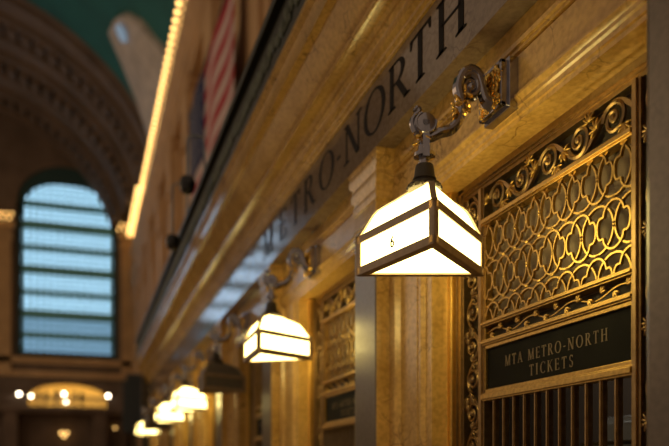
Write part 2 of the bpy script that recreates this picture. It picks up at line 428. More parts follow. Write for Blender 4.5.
def leafy(mb, x, ya, yb, za, zb):
    # thin undulating stem with broad pointed leaves
    L = yb - ya; zm = (za + zb) / 2; h = (zb - za)
    pts = [(x - .004, yb - L * i / 80, zm + h * .25 * math.sin(i / 80 * 7 * PI)) for i in range(81)]
    mb.tube(pts, .0035, 5)
    for i in range(14):
        a = (i + .5) / 14; s = 1 if i % 2 else -1
        y = yb - L * a; z = zm + h * .08 * s
        for g0 in (.2, .75, 1.3):
            g = g0 * s; ln = h * .62
            f = Vector((0, -math.cos(g), math.sin(g))); X = Vector((1, 0, 0)); S_ = X.cross(f)
            o = Vector((x - .010, y, z)) + f * ln * .45
            mb.ball(o, ln * .5, ln * .17, .006, n=8, m=4, rot=Matrix((f, S_, X)).transposed())
XG = 1.706
def make_grille():
    root = thing('ticket_grille', 'x', 'ticket window', (XG, 2.47, -.60), 'bronze ticket window grilles along the marble wall')
    org = Vector((XG, 2.47, -.60))
    def put(mb, name, mat, parent=root, **kw):
        o = mb.build(name, mat, None, **kw); 
        if parent is root: o.location = -org
        o.parent = parent; return o
    ZB = -.58
    f = MB()
    # outer frame with small steps, inner stiles and cross bars
    for (y0, y1) in ((3.144, 3.23), (1.75, 1.83)):
        f.box(XG - .012, XG + .05, y0, y1, ZB, 1.332); 
    f.box(XG - .022, XG, 3.150, 3.170, ZB, 1.30); f.box(XG - .022, XG, 3.195, 3.212, ZB, 1.30)
    f.box(XG - .012, XG + .05, 1.75, 3.23, 1.285, 1.332); f.box(XG - .022, XG, 1.80, 3.20, 1.296, 1.308)
    for (y0, y1) in ((2.955, 3.004), (1.965, 2.008)):
        f.box(XG - .012, XG + .035, y0, y1, ZB, 1.27); f.box(XG - .020, XG, y0 + .012, y1 - .012, ZB, 1.27)
    f.box(XG - .004, XG + .03, 1.83, 3.144, 1.268, 1.288)
    put(f, 'outer_frame', M['bronze_dark'], smooth=False, bevel=.002)
    put(MB().box(XG - .05, XG + .01, 3.196, 3.234, ZB, 1.33), 'lamplit_jamb', M['bronze_lamplit'], smooth=False, bevel=.004); put(MB().box(XG - .05, XG + .01, 1.752, 1.79, ZB, 1.33), 'lamplit_jamb', M['bronze_lamplit'], smooth=False, bevel=.004)  # strips added to show the lamp's reflection on the metal jambs
    f = MB()
    for (z0, z1) in ((1.096, 1.127), (.644, .668), (.561, .587), (.315, .350)):
        f.box(XG - .016, XG + .03, 1.985, 2.98, z0, z1); f.box(XG - .024, XG, 2.0, 2.965, z0 + .007, z1 - .007)
    f.box(XG - .008, XG + .03, 2.0, 2.965, .35, .366); f.box(XG - .008, XG + .03, 2.0, 2.965, .545, .561)
    for y in (2.004, 2.948): f.box(XG - .008, XG + .03, y, y + .010, .315, 1.127)
    put(f, 'cross_bars', M['bronze'], smooth=False, bevel=.002)
    l = MB(); lattice(l, XG + .004, 2.004, 2.957, .668, 1.096); put(l, 'circle_lattice', M['bronze'], ang=40)
    st, lf = MB(), MB(); rinceau(st, lf, horiz(XG + .012, 2.952, 1.199), .94, .138, .195, r=.0100, lv=1.25)
    sc = put(st, 'scroll_frieze', M['bronze_dark']); o = lf.build('leaf_ornament', M['bronze'], sc)
    for (y, ph) in ((3.074, 0), (1.898, 1)):
        st, lf = MB(), MB(); rinceau(st, lf, vert(XG + .012, y, ZB), 1.85, .132, .155, phase=ph, lv=1.3)
        sc = put(st, 'side_scroll', M['bronze_dark']); lf.build('leaf_ornament', M['bronze_dark'], sc)
    l = MB(); leafy(l, XG + .012, 2.01, 2.95, .587, .644); put(l, 'leaf_band', M['bronze'])
    put(MB().box(XG + .034, XG + .045, 2.0, 2.96, .64, 1.10), 'backing_panel', M['back'], smooth=False)
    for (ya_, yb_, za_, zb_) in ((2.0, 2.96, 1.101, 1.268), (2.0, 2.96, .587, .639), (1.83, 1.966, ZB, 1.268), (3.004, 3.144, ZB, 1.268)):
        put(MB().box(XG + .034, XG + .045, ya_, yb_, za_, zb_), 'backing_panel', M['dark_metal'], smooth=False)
    b = MB(); b.box(XG + .004, XG + .022, 2.004, 2.958, .362, .548); sg = put(b, 'sign_board', M['sign'], smooth=False)
    t = MB(); text_on_wall(t, 'MTA METRO-NORTH', XG + .004, 2.472, .452, .044, .66, .002); t.build('sign_lettering', M['brass_letter'], sg, smooth=False)
    t = MB(); text_on_wall(t, 'TICKETS', XG + .004, 2.475, .388, .044, .285, .002)
    t.build('sign_lettering', M['brass_letter'], sg, smooth=False)
    for i in range(11):
        y = 2.008 + (i + 1) * (2.955 - 2.008) / 12
        f = MB(); f.box(XG - .006, XG + .014, y - .009, y + .009, ZB, .317); f.box(XG - .011, XG - .004, y - .004, y + .004, ZB, .317)
        put(f, 'bar', M['bronze_dark'], smooth=False)
    return root
g0 = make_grille()
glabels = ['bronze ticket window grille with circle lattice and black sign, nearest on the marble wall',
           'second bronze ticket window grille, blurred, between the second lit lamp and the grey pilaster',
           'third bronze ticket window grille, in the dark beyond the unlit lamp',
           'fourth ticket window grille, dim and blurred far along the marble wall']
for i in range(4):
    g = g0 if i == 0 else copy_tree(g0)
    if i: g.location.y += BAY * i
    g['label'] = glabels[i]
# things seen through the bars
def monitor(y, z, lab):
    t = thing('computer_monitor', lab, 'monitor', (2.25, y, z))
    MB().box(-.02, .02, -.24, .24, .12, .44).build('case', M['black'], t, smooth=False, bevel=.006)
    MB().box(-.024, -.019, -.22, .22, .14, .42).build('screen', M['screen'], t, smooth=False)
    MB().box(-.03, .03, -.03, .03, .01, .14).box(-.09, .09, -.12, .12, 0, .015).build('stand', M['black'], t, smooth=False)
L = bpy.data.lights.new('booth_fill_light', 'AREA'); L.energy = 14; L.color = (1, .9, .75); L.size = .6  # added fill without a fixture, lifts the dark booth interior
lo = bpy.data.objects.new('booth_fill_light', L); C.objects.link(lo); lo.location = (2.7, 3.4, 1.9)
tag(MB().box(2.75, 3.2, 3.12, 3.5, -1.6, .30).box(2.735, 2.75, 3.14, 3.48, -.25, .27).box(2.735, 2.75, 3.14, 3.48, -.9, -.3).build('filing_cabinet', M['screen'], smooth=False, bevel=.004), 'grey filing cabinet dimly seen through the bars of the nearest ticket window', 'cabinet')
monitor(2.75, -.30, 'grey computer monitor behind the bars of the nearest ticket window')
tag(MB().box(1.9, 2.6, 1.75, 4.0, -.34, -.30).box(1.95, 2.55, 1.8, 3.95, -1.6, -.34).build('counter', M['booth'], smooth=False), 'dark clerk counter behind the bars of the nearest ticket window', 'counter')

# ================================================================== HANGING LAMPS
ST = dict(lampX=1.247, plateX=1.552)
RC = .2965
def tri(r, z): return [(r * math.cos(g), r * math.sin(g), z) for g in (-PI / 2, PI / 6, PI * 5 / 6)]   # front, right, left
ROOF = [(1.0, .152), (.94, .160), (.87, .182), (.80, .210), (.74, .232), (.68, .247), (.58, .258), (.42, .273), (.26, .290), (.15, .302)]
def make_lamp(lit=True, number=True):
    root = thing('wall_lamp', 'x', 'lamp', (1.56, 2.557, 1.37), 'triangular milk glass lamps along the ticket wall')
    org = Vector((1.56, 2.557, 1.37))
    def put(mb, name, mat, parent=root, **kw):
        o = mb.build(name, mat, None, **kw)
        if parent is root: o.location = -org
        o.parent = parent; return o
    # wall plate with moulded rim
    x0, x1 = 1.492, 1.562; ya, yb, za, zb = 2.475, 2.640, 1.385, 1.556
    f = MB(); f.box(x0 + .012, x1, ya, yb, za, zb); f.box(x0 + .03, x1, ya - .012, yb + .012, za - .012, zb + .012)
    for (a, b, c_, d) in ((ya, yb, za, za + .012), (ya, yb, zb - .012, zb), (ya, ya + .012, za, zb), (yb - .012, yb, za, zb)): f.box(x0, x0 + .02, a - .001, b + .001, c_ - .001, d + .001)
    pl = put(f, 'wall_plate', M['pewter'], smooth=False, bevel=.002)
    o_ = MB(); R2 = random.Random(3)
    for i in range(5):
        for j in range(6):
            y = ya + .025 + (yb - ya - .05) * i / 4; z = za + .025 + (zb - za - .05) * j / 5
            for q in range(3):
                g = R2.uniform(0, 2 * PI); f_ = Vector((0, math.cos(g), math.sin(g))); X = Vector((1, 0, 0))
                o_.ball((x0 + .006, y + .010 * math.cos(g), z + .010 * math.sin(g)), .019, .009, .016, n=7, m=4, rot=Matrix((f_, X.cross(f_), X)).transposed())
            o_.ball((x0 + .002, y, z), .007, n=6, m=4)
    o_.build('gilt_ornament', M['gilt'], pl)
    # arm in the vertical plane from the lamp axis to the plate
    A = Vector((1.247, 2.625, 0)); D = Vector((1.492 - 1.247, 2.557 - 2.625, 0)); D.normalize(); N = Vector((-D.y, D.x, 0))
    def px(x, y, off=0): return A + D * ((x - 422) * .00385) + N * off + Vector((0, 0, (472 - y) / 750 * 2.89))
    def smooth_path(P, n=8):
        out = []
        for i in range(len(P) - 1):
            p0, p1, p2, p3 = P[max(i-1, 0)], P[i], P[i+1], P[min(i+2, len(P)-1)]
            for j in range(n):
                t = j / n
                out.append(tuple(.5 * ((2*p1[k]) + (-p0[k]+p2[k])*t + (2*p0[k]-5*p1[k]+4*p2[k]-p3[k])*t*t + (-p0[k]+3*p1[k]-3*p2[k]+p3[k])*t**3) for k in range(len(p1))))
        out.append(P[-1]); return out
    arm = MB()
    pts = smooth_path([(418, 137, 4), (428, 138, 4.4), (438, 133, 5), (448, 130, 5), (455, 122, 5), (459, 111, 5), (458, 99, 5.2), (456, 88, 5.4), (460, 76, 5.6), (468, 71, 5.8), (476, 76, 5.8), (480, 88, 5.6), (484, 100, 5.6), (492, 106, 6.5)])
    for off in (-.013, .013): arm.tube([px(a, b, off) for a, b, r in pts], [r * .0034 for a, b, r in pts], 10)
    arm.tube([px(a, b, 0) for a, b, r in pts], [r * .0042 for a, b, r in pts], 10)
    sp = [(468 + (10 - 8.5 * t / 30) * math.cos(2.4 - t * .36), 88 - (13 - 11 * t / 30) * math.sin(2.4 - t * .36)) for t in range(31)]
    for off in (-.016, .016): arm.tube([px(a, b, off) for a, b in sp], [.014 * (1 - .5 * t / 30) for t in range(31)], 8)
    arm.ball(px(468, 88), .024, .03, .024)
    # knuckle: a scroll with side discs and a small upright finial
    for off, r in ((-.026, .040), (.026, .040), (0, .047)):
        c_ = px(422, 127, off); u = N
        prof = [(r * .35, -.016), (r * .9, -.013), (r, -.006), (r, .006), (r * .9, .013), (r * .35, .016)]
        vv = []; n = 24
        for (rr, h) in prof:
            for k_ in range(n):
                g = 2 * PI * k_ / n; vv.append(c_ + D * rr * math.cos(g) + Vector((0, 0, 1)) * rr * math.sin(g) + u * h)
        ff = []
        for i in range(5):
            for k_ in range(n): ff.append((i*n+k_, i*n+(k_+1)%n, (i+1)*n+(k_+1)%n, (i+1)*n+k_))
        ff += [tuple(range(n))[::-1], tuple(range(5*n, 6*n))]; arm.add(vv, ff)
    tail = smooth_path([(413, 133), (410, 124), (413, 117), (417, 113), (415, 109.5), (411, 112)])
    arm.tube([px(a, b) for a, b in tail], [.013, ] * (len(tail) - 8) + [.013 - .0012 * i for i in range(8)], 8)
    arm.tube([px(408 + 12 * math.cos(.25 * i) * 0 + 10 * math.cos(.3 * i + 2) + 14, 127 - 10 * math.sin(.3 * i + 2), -.04) for i in range(16)], .005, 6)
    am = put(arm, 'bracket_arm', M['pewter'])
    lf = MB(); R2 = random.Random(5)
    for (cx, cy, n_, sz) in ((457, 108, 12, 9), (453, 114, 7, 6), (461, 97, 7, 6), (464, 104, 6, 6), (419, 140, 10, 6)):
        for i in range(n_):
            g = R2.uniform(0, 2 * PI); rr = R2.uniform(.3, 1) * sz; off = R2.uniform(-.035, .035)
            c_ = px(cx + rr * .8 * math.cos(g), cy + rr * math.sin(g), off)
            f_ = Vector((D.x * math.cos(g), D.y * math.cos(g), -math.sin(g))).normalized(); Q = N if abs(f_.dot(N)) < .9 else D
            S_ = Q.cross(f_).normalized(); lf.ball(c_, .017, .008, .012, n=7, m=4, rot=Matrix((f_, S_, f_.cross(S_))).transposed())
    lf.build('gilt_foliage', M['gilt'], am)
    # link, strap and stem down to the shade
    s_ = MB(); LC = Vector((1.247, 2.625, .792))
    for off in (-.036, .036):
        for (za_, zb_, w_) in ((.408, .545, .013),):
            c_ = LC + N * off; P = [c_ - D * w_ - N * .006, c_ + D * w_ - N * .006, c_ + D * w_ + N * .006, c_ - D * w_ + N * .006]
            s_.add([p + Vector((0, 0, za_)) for p in P] + [p + Vector((0, 0, zb_)) for p in P], [(0,3,2,1),(4,5,6,7),(0,1,5,4),(1,2,6,5),(2,3,7,6),(3,0,4,7)])
    s_.lathe([(.010, .500), (.010, .47), (.024, .462), (.026, .440), (.042, .432), (.042, .418), (.022, .412), (.018, .405), (.018, .398), (.027, .394), (.027, .386), (.020, .382)], tuple(LC), 20)
    s_.tube([LC + D * .022 * math.cos(g) + Vector((0, 0, .50 + .03 * math.sin(g))) for g in [2 * PI * i / 20 for i in range(20)]], .006, 6, closed=True)
    put(s_, 'stem', M['pewter'])
    s_ = MB(); s_.lathe([(.022, .392), (.034, .386), (.037, .372), (.040, .345), (.046, .332), (.040, .328), (.040, .322), (.060, .314), (.067, .304), (.064, .292), (.056, .290)], tuple(LC), 28)
    for i in range(14):
        g = 2 * PI * i / 14; s_.ball((LC.x + .062 * math.cos(g), LC.y + .062 * math.sin(g), LC.z + .300), .009, n=6, m=4)
    put(s_, 'cap', M['dark_metal'])
    # shade: bronze frame (rotates on the lamp axis) with glass panels
    fr = MB(); W_, E = .031, .009
    def edge(a, b, wd, dp=.012): fr.tube([a, b], [wd / 2 * 1.25] * 2, 4, flat=(0, 0, 1))
    T0, T1 = tri(RC, 0), tri(RC, .152); Ti = tri(RC - 2 * W_, 0)
    for i in range(3):
        j = (i + 1) % 3
        a, b = Vector(T0[i]), Vector(T0[j]); out = Vector((a + b)).normalized(); out.z = 0
        for (z0, z1) in ((-.001, W_), (.126, .157)):
            o0 = .003
            q = [a + out * o0, b + out * o0, b - out * E, a - out * E]
            fr.add([p + Vector((0, 0, z0)) for p in q] + [p + Vector((0, 0, z1)) for p in q], [(0,3,2,1),(4,5,6,7),(0,1,5,4),(1,2,6,5),(2,3,7,6),(3,0,4,7)])
        # flat bottom rim
        ai, bi = Vector(Ti[i]), Vector(Ti[j]); q = [a, b, bi, ai]
        fr.add([p + Vector((0, 0, -.002)) for p in q] + [p + Vector((0, 0, .006)) for p in q], [(0,3,2,1),(4,5,6,7),(0,1,5,4),(1,2,6,5),(2,3,7,6),(3,0,4,7)])
        # corner post: two narrow flanges meeting on the corner
        for (p, other) in ((a, b), (b, a)):
            d = (other - p).normalized() * .031
            q = [p + out * .003, p + d + out * .003, p + d - out * E, p - out * E]
            fr.add([v + Vector((0, 0, 0)) for v in q] + [v + Vector((0, 0, .155)) for v in q], [(0,3,2,1),(4,5,6,7),(0,1,5,4),(1,2,6,5),(2,3,7,6),(3,0,4,7)])
        # hip rib up the roof
        u = Vector((math.cos((-PI/2, PI/6, PI*5/6)[i]), math.sin((-PI/2, PI/6, PI*5/6)[i]), 0)); side = Vector((-u.y, u.x, 0))
        fr.ribbon([u * (RC * s1 + .001) + Vector((0, 0, z)) for s1, z in ROOF], .022, .007, nrm=(u + Vector((0, 0, .8))).normalized())
    sh = fr.build('lamp_shade', M['bronze_brown'], None, smooth=False, bevel=.0015)
    sh.parent = root; sh.location = LC - org
    G = M['glass_lit'] if lit else M['glass_off']
    nm = 'glass_panel'
    for i in range(3):
        j = (i + 1) % 3
        a, b = Vector(tri(RC - .006, .004)[i]), Vector(tri(RC - .006, .004)[j]); h = Vector((0, 0, .146))
        out = (a + b); out.z = 0; out.normalize(); q = [a, b, b - out * .004, a - out * .004]
        m_ = MB(); m_.add(q + [p + h for p in q], [(0,3,2,1),(4,5,6,7),(0,1,5,4),(1,2,6,5),(2,3,7,6),(3,0,4,7)]); m_.build(nm, G, sh, smooth=False)
        m_ = MB(); vv = []; ff = []
        for s1, z in ROOF:
            s2 = max(s1 - .012, .1); p, q2 = Vector(tri(RC * s2, z - .002)[i]), Vector(tri(RC * s2, z - .002)[j]); vv += [p, q2]
        for s1, z in ROOF[::-1]:
            s2 = max(s1 - .03, .08); p, q2 = Vector(tri(RC * s2, z - .006)[i]), Vector(tri(RC * s2, z - .006)[j]); vv += [p, q2]
        n = len(vv) // 2
        for k_ in range(n): k2 = (k_ + 1) % n; ff.append((2*k_, 2*k_+1, 2*k2+1, 2*k2))
        m_.add(vv, ff); m_.build(nm, G, sh)
    m_ = MB(); q = [Vector(p) for p in tri(RC - .012, .0065)]; m_.add(q + [p + Vector((0, 0, .004)) for p in q], [(2,1,0),(3,4,5),(0,1,4,3),(1,2,5,4),(2,0,3,5)])
    m_.build(nm, G, sh, smooth=False)
    if number:                                                     # 6 on the face between the front and left corners
        L_, Fp = Vector(tri(RC + .0, 0)[2]), Vector(tri(RC, 0)[0]); d = (Fp - L_).normalized(); out = (L_ + Fp).normalized()
        m_ = MB(); w, P = glyph('6'); hgt = .042; ctr = L_ + d * .250 - out * .0022
        for poly in P:
            q = [ctr + d * ((x - w / 2) * hgt) + Vector((0, 0, .052 + y * hgt)) for x, y in poly]
            n = len(q); m_.add(q + [p + out * .0012 for p in q], [tuple(range(n)), tuple(range(n, 2*n))] + [(i, (i+1)%n, n+(i+1)%n, n+i) for i in range(n)])
        m_.build('number', M['letter'], sh, smooth=False)
    sh.rotation_euler.z = -THETA
    return root
lampA = make_lamp(True, True)
lampB = make_lamp(True, False)
lampD = make_lamp(False, False)
lab = ['large lit milk glass lamp numbered 6, nearest, sharp, hanging from a scrolled bracket',
       'lit milk glass lamp, second along the wall, turned to show its wide right face',
       'unlit dark lamp hanging between the second lit lamp and the small far lamps',
       'small blurred lit lamp, first one beyond the unlit dark lamp',
       'small blurred lit lamp, second one beyond the unlit dark lamp',
       'unlit blurred lamp tucked between the two farthest lit lamps',
       'smallest lit lamp, farthest and lowest along the ticket wall']
lampA['label'] = lab[0]
def set_lamp(r, i, turn, dy=0):
    r.location.y += BAY * i + dy; r['label'] = lab[i]
    for ch in r.children:
        if ch.name.startswith('lamp_shade'): ch.rotation_euler.z = -THETA + math.radians(turn)
l3, l4, l6 = copy_tree(lampB), copy_tree(lampB), copy_tree(lampB)
l5 = copy_tree(lampD)
set_lamp(lampB, 1, -13, .14); set_lamp(lampD, 2, -14, .1); set_lamp(l3, 3, -10, .1); set_lamp(l4, 4, -12, .1); set_lamp(l5, 5, -8); set_lamp(l6, 6, -10, -.1)

# ================================================================== RAILING, CAMERAS, FLAG
t = thing('balcony_railing', 'long dark iron railing with a leafy relief running above the marble cornice', 'railing', (1.17, 0, 2.565))
m_ = MB(); m_.box(1.16, 1.26, Y0, Y1, 2.565, 2.64); m_.box(1.15, 1.24, Y0, Y1, 2.96, 3.02); m_.box(1.20, 1.23, Y0, Y1, 2.62, 2.98)
m_.build('rail', M['iron'], t, smooth=False).location = (-1.17, 0, -2.565)
m_ = MB(); R2 = random.Random(9)
y = .5
while y < Y1:
    m_.ball((1.195, y, 2.80 + R2.uniform(-.03, .03)), .02, .05, .06, n=7, m=4); m_.ball((1.195, y + .05, 2.80 + R2.uniform(-.05, .05)), .015, .03, .035, n=6, m=4); y += .11
m_.tube([(1.197, .5 + .1 * i, 2.80 + .05 * math.sin(i * .9)) for i in range(172)], .015, 5)
m_.build('relief_garland', M['iron_green'], t).location = (-1.17, 0, -2.565)
def dome(y, z, lab_):
    t = thing('security_camera', lab_, 'camera', (1.17, y, 3.02))
    MB().tube([(0, 0, 0), (0, 0, .30), (-.02, 0, .36), (-.13, 0, .37), (-.17, 0, .33), (-.17, 0, z - 3.02 + .09)], .012, 8).build('mount_arm', M['screen'], t)
    MB().lathe([(.03, .10), (.06, .09), (.08, .05), (.08, 0), (.075, -.005)], (-.17, 0, z - 3.02), 20).build('housing', M['black'], t)
    MB().lathe([(.072, 0), (.07, -.03), (.058, -.06), (.036, -.075), (.01, -.082)], (-.17, 0, z - 3.02), 20).build('dome', M['black'], t)
dome(7.61, 2.87, 'dark dome security camera, the higher and larger of two on the railing')
dome(8.94, 2.68, 'dark dome security camera, the lower and smaller of two on the railing')

t = thing('flag', 'large stars and stripes flag hanging from the upper wall over the railing', 'flag', (4.35, 27, 9.2))
def sheet(y0, y1, z0, z1, dx=0, ny=30, nz=10):
    m_ = MB(); vv = []; ff = []
    for sd in (0, 1):
        for i in range(ny + 1):
            for j in range(nz + 1):
                y = y0 + (y1 - y0) * i / ny; z = z0 + (z1 - z0) * j / nz
                vv.append((dx + sd * .03 + .04 * math.sin(y * 1.5), y, z))
    S = (ny + 1) * (nz + 1)
    for i in range(ny):
        for j in range(nz):
            a = i * (nz + 1) + j; ff += [(a, a + 1, a + nz + 2, a + nz + 1), (S + a, S + a + nz + 1, S + a + nz + 2, S + a + 1)]
    for i in range(ny): a = i * (nz + 1); ff.append((a, a + nz + 1, S + a + nz + 1, S + a)); a += nz; ff.append((a, S + a, S + a + nz + 1, a + nz + 1))
    for j in range(nz): ff.append((j, S + j, S + j + 1, j + 1)); a = ny * (nz + 1) + j; ff.append((a, a + 1, S + a + 1, S + a))
    m_.add(vv, ff); return m_
sheet(-4.5, 5.4, 0, 6.0).build('stripes', M['stripes'], t)
cn = sheet(1.4, 5.45, 2.75, 6.03, -.05, 14, 8).build('canton', M['navy'], t)
m_ = MB()
for i in range(9):
    for j in range(6 if i % 2 == 0 else 5):
        y, z = 5.2 - (j + (.5 if i % 2 else 0)) * .66, 5.8 - i * .34
        xx = -.05 - .012 + .04 * math.sin(y * 1.5)
        q = [(y + (.12 if k_ % 2 == 0 else .05) * math.sin(k_ * PI / 5), z + (.12 if k_ % 2 == 0 else .05) * math.cos(k_ * PI / 5)) for k_ in range(10)]
        m_.prism(q, lambda a, b: (xx, a, b), lambda a, b: (xx - .01, a, b))
m_.build('stars', M['white_cloth'], cn, smooth=False)
MB().tube([(.02, -4.8, 6.05), (.02, 5.7, 6.05)], .06, 8).tube([(.02, -4.8, 6.05), (.24, -4.8, 6.2)], .04, 6).tube([(.02, 5.7, 6.05), (.24, 5.7, 6.2)], .04, 6).build('flag_pole', M['iron'], t)

# ================================================================== THE HALL
struct(MB().box(-34, 6, -6, 96, -1.75, -1.6).build('floor', M['floor'], smooth=False))
# upper side wall with piers
m_ = MB(); m_.box(5.15, 5.6, 8, 80, 2.4, 24)
for y in range(14, 80, 7):
    m_.box(4.75, 5.2, y, y + 2.6, -1.6, 18.6); m_.box(4.6, 5.2, y + .3, y + 2.3, 15.6, 17.8); m_.box(4.6, 5.2, y - .15, y + 2.75, 17.9, 18.4); m_.box(4.9, 5.2, y - .7, y, -1.6, 17.5); m_.box(4.9, 5.2, y + 2.6, y + 3.3, -1.6, 17.5)
m_.box(5.15, 5.6, 18.2, 80, -1.6, 2.6)
struct(m_.build('wall_upper', M['stone'], smooth=False))
prof = [(5.6, 18.4), (4.72, 18.4), (4.72, 18.9), (4.62, 18.95), (4.62, 19.3), (4.50, 19.4), (4.50, 19.6), (4.85, 19.7), (4.85, 21.4), (4.75, 21.5), (4.65, 21.8), (4.55, 22.0),
        (4.95, 22.1), (4.95, 23.6), (4.8, 23.9), (5.3, 24.1), (5.6, 24.1)]
struct(MB().prism(prof, lambda x, z: (x, 8, z), lambda x, z: (x, 80, z)).build('trim_4', M['stone'], smooth=False))
# barrel ceiling
def shell(cx, cz, a, b, a0, a1, y0, y1, n=64, ny=1, thick=.3):
    m_ = MB(); vv = []; ff = []
    for sd in (0, 1):
        for k_ in range(n + 1):
            g = a0 + (a1 - a0) * k_ / n
            for i in range(ny + 1): vv.append((cx + (a + sd * thick) * math.cos(g), y0 + (y1 - y0) * i / ny, cz + (b + sd * thick) * math.sin(g)))
    S = (n + 1) * (ny + 1)
    for k_ in range(n):
        for i in range(ny):
            q = k_ * (ny + 1) + i; ff += [(q, q + 1, q + ny + 2, q + ny + 1), (S + q, S + q + ny + 1, S + q + ny + 2, S + q + 1)]
        q = k_ * (ny + 1); ff.append((q, q + ny + 1, S + q + ny + 1, S + q)); q += ny; ff.append((q, S + q, S + q + ny + 1, q + ny + 1))
    m_.add(vv, ff); return m_
struct(shell(-13, 22, 19.5, 16.6, .0, PI * .6, 24, 80).build('ceiling', M['teal']))
# stepped arch rings that close the vault at the end wall
rings = [(19.45, 16.5, 63, 64.0), (19.1, 16.15, 63.8, 66.4), (18.7, 15.8, 66, 68.4), (18.2, 15.3, 68.4, 70.6), (17.8, 14.9, 70.4, 73), (17.1, 14.3, 73, 75.4), (16.6, 13.8, 75.2, 78), (16.0, 13.2, 77.6, 79.2)]
m_ = MB()
for i, (a, b, y0, y1) in enumerate(rings):
    r_ = shell(-13, 22, a, b, .2, PI * .9, y0, y1, thick=1.0 + .4 * i); m_.add(r_.v, r_.f)
for ring, (a, b, yy) in enumerate(((18.75, 15.9, 67.4), (17.6, 14.8, 72), (16.7, 13.9, 76.6))):   # coffers as raised blocks along the rings
    for k_ in range(40):
        g = .2 + (PI * .9 - .2) * (k_ + .5) / 40; u = Vector((math.cos(g), 0, math.sin(g))); tt = Vector((-math.sin(g), 0, math.cos(g)))
        c_ = Vector((-13 + a * math.cos(g), yy, 22 + b * math.sin(g))); vv = []
        for dz in (-.45, .1):
            for (p, q) in ((-.36, -.7), (.36, -.7), (.36, .7), (-.36, .7)): vv.append(c_ + u * dz + tt * p + Vector((0, q, 0)))
        m_.add(vv, [(0,1,2,3),(4,5,6,7),(0,1,5,4),(1,2,6,5),(2,3,7,6),(3,0,4,7)])
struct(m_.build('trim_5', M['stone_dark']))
# pale stone lunette rising from the side cornice into the painted vault
out = [(57.6, 39.4), (55.3, 37.9), (53.4, 35.1), (52.0, 30.5), (51.4, 25.1), (50.4, 20.9), (50.6, 14.0), (60.0, 12.0), (63.0, 15.5), (63.0, 19.5), (62.4, 23.0), (61.1, 27.9), (59.6, 33.6)]
def onb(y, g, k_): g = math.radians(g); return (-13 + (19.5 - k_) * math.cos(g), y, 22 + (16.6 - k_) * math.sin(g))
cy, cg = sum(p[0] for p in out) / len(out), sum(p[1] for p in out) / len(out)
def lune(dy, dg):
    m_ = MB(); vv = [onb(cy + dy, cg + dg, .75)]; n = len(out)
    for s1, k_ in ((.35, .72), (.7, .62), (1, .4), (1.03, -.1)):
        vv += [onb(cy + dy + (p[0] - cy) * s1, cg + dg + (p[1] - cg) * s1, k_) for p in out]
    ff = [(0, 1 + i, 1 + (i + 1) % n) for i in range(n)]
    for r_ in range(3):
        for i in range(n): ff.append((1 + r_*n + i, 1 + r_*n + (i+1)%n, 1 + (r_+1)*n + (i+1)%n, 1 + (r_+1)*n + i))
    m_.add(vv, ff); return m_
m_ = lune(0, 0); q = lune(-21, 0); m_.add(q.v, q.f)
struct(m_.build('trim_6', M['stone_pale'], ang=60))
m_ = MB(); vv = []
for g in range(16):
    a = 2 * PI * g / 16; vv.append(onb(54.5 + .7 * math.cos(a), 33.5 + 1.9 * math.sin(a), .80))
m_.add(vv, [tuple(range(16))])
m_.add([(p[0] - .08, p[1], p[2] - .1) for p in vv], [tuple(range(16))])
o = m_.build('window_4', M['pane_dim'], smooth=False); struct(o)

# ---- end wall with three tall arched windows and a balcony arch below
YE = 79.0
WC = [-1.38, -13.4, -25.4]
HW, ZS, ZT, ZBOT = 4.75, 26.2, 30.3, 11.4
def win_iv(x):
    for c_ in WC:
        d = abs(x - c_)
        if d < HW: return (ZBOT, ZS + (ZT - ZS) * math.sqrt(1 - (d / HW) ** 2))
def bal_iv(x):
    for c_ in WC:
        d = abs(x - c_)
        if d < 3.75: return (6.0, 7.3 + 1.5 * math.sqrt(1 - (d / 3.75) ** 2))
m_ = MB(); DX = .19; x = -34.0
def vq(xa, xb, loa, lob, hia, hib, ya=YE, yb=YE + 1.2):
    m_.add([(xa, ya, loa), (xb, ya, lob), (xb, ya, hib), (xa, ya, hia), (xa, yb, loa), (xb, yb, lob), (xb, yb, hib), (xa, yb, hia)],
           [(0,1,2,3),(7,6,5,4),(0,4,5,1),(3,2,6,7),(0,3,7,4),(1,5,6,2)])
xs = [-34.0]
for c_ in sorted(WC): xs += [c_ - HW + 2 * HW * i / 40 for i in range(41)]
for c_ in sorted(WC): xs += [c_ - 3.75, c_ + 3.75]
xs.append(6.2); xs = sorted(set(round(v, 4) for v in xs))
for xa, xb in zip(xs, xs[1:]):
    if xb - xa < 1e-3: continue
    e = 1e-4; w0, w1, b0, b1 = win_iv(xa + e), win_iv(xb - e), bal_iv(xa + e), bal_iv(xb - e)
    if b0 and b1: vq(xa, xb, -1.6, -1.6, 6.0, 6.0); lo0, lo1 = b0[1], b1[1]
    else: lo0 = lo1 = -1.6
    if w0 and w1: vq(xa, xb, lo0, lo1, ZBOT, ZBOT); vq(xa, xb, w0[1], w1[1], 40, 40)
    else: vq(xa, xb, lo0, lo1, 40, 40)
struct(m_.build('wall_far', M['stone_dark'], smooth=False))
m_ = MB()                                                          # tan pilasters beside and between the windows and the cornice band
for xc in (4.55, -7.4, -19.4, -31): m_.box(xc - .85, xc + .85, YE - .5, YE + .02, 9.5, 23.6); m_.box(xc - 1.0, xc + 1.0, YE - .6, YE + .02, 22.4, 23.2)
for xc in (4.55, -7.4, -19.4, -31):
    m_.box(xc - 1.15, xc + 1.15, YE - .9, YE + .02, 23.5, 24.0); m_.box(xc - 1.05, xc + 1.05, YE - .7, YE + .02, 24.6, 25.0)
m_.box(-34, 6, YE - .35, YE + .02, 9.3, 9.9); m_.box(-34, 6, YE - .5, YE + .02, 10.6, 11.2)
struct(m_.build('trim_7', M['stone'], smooth=False))
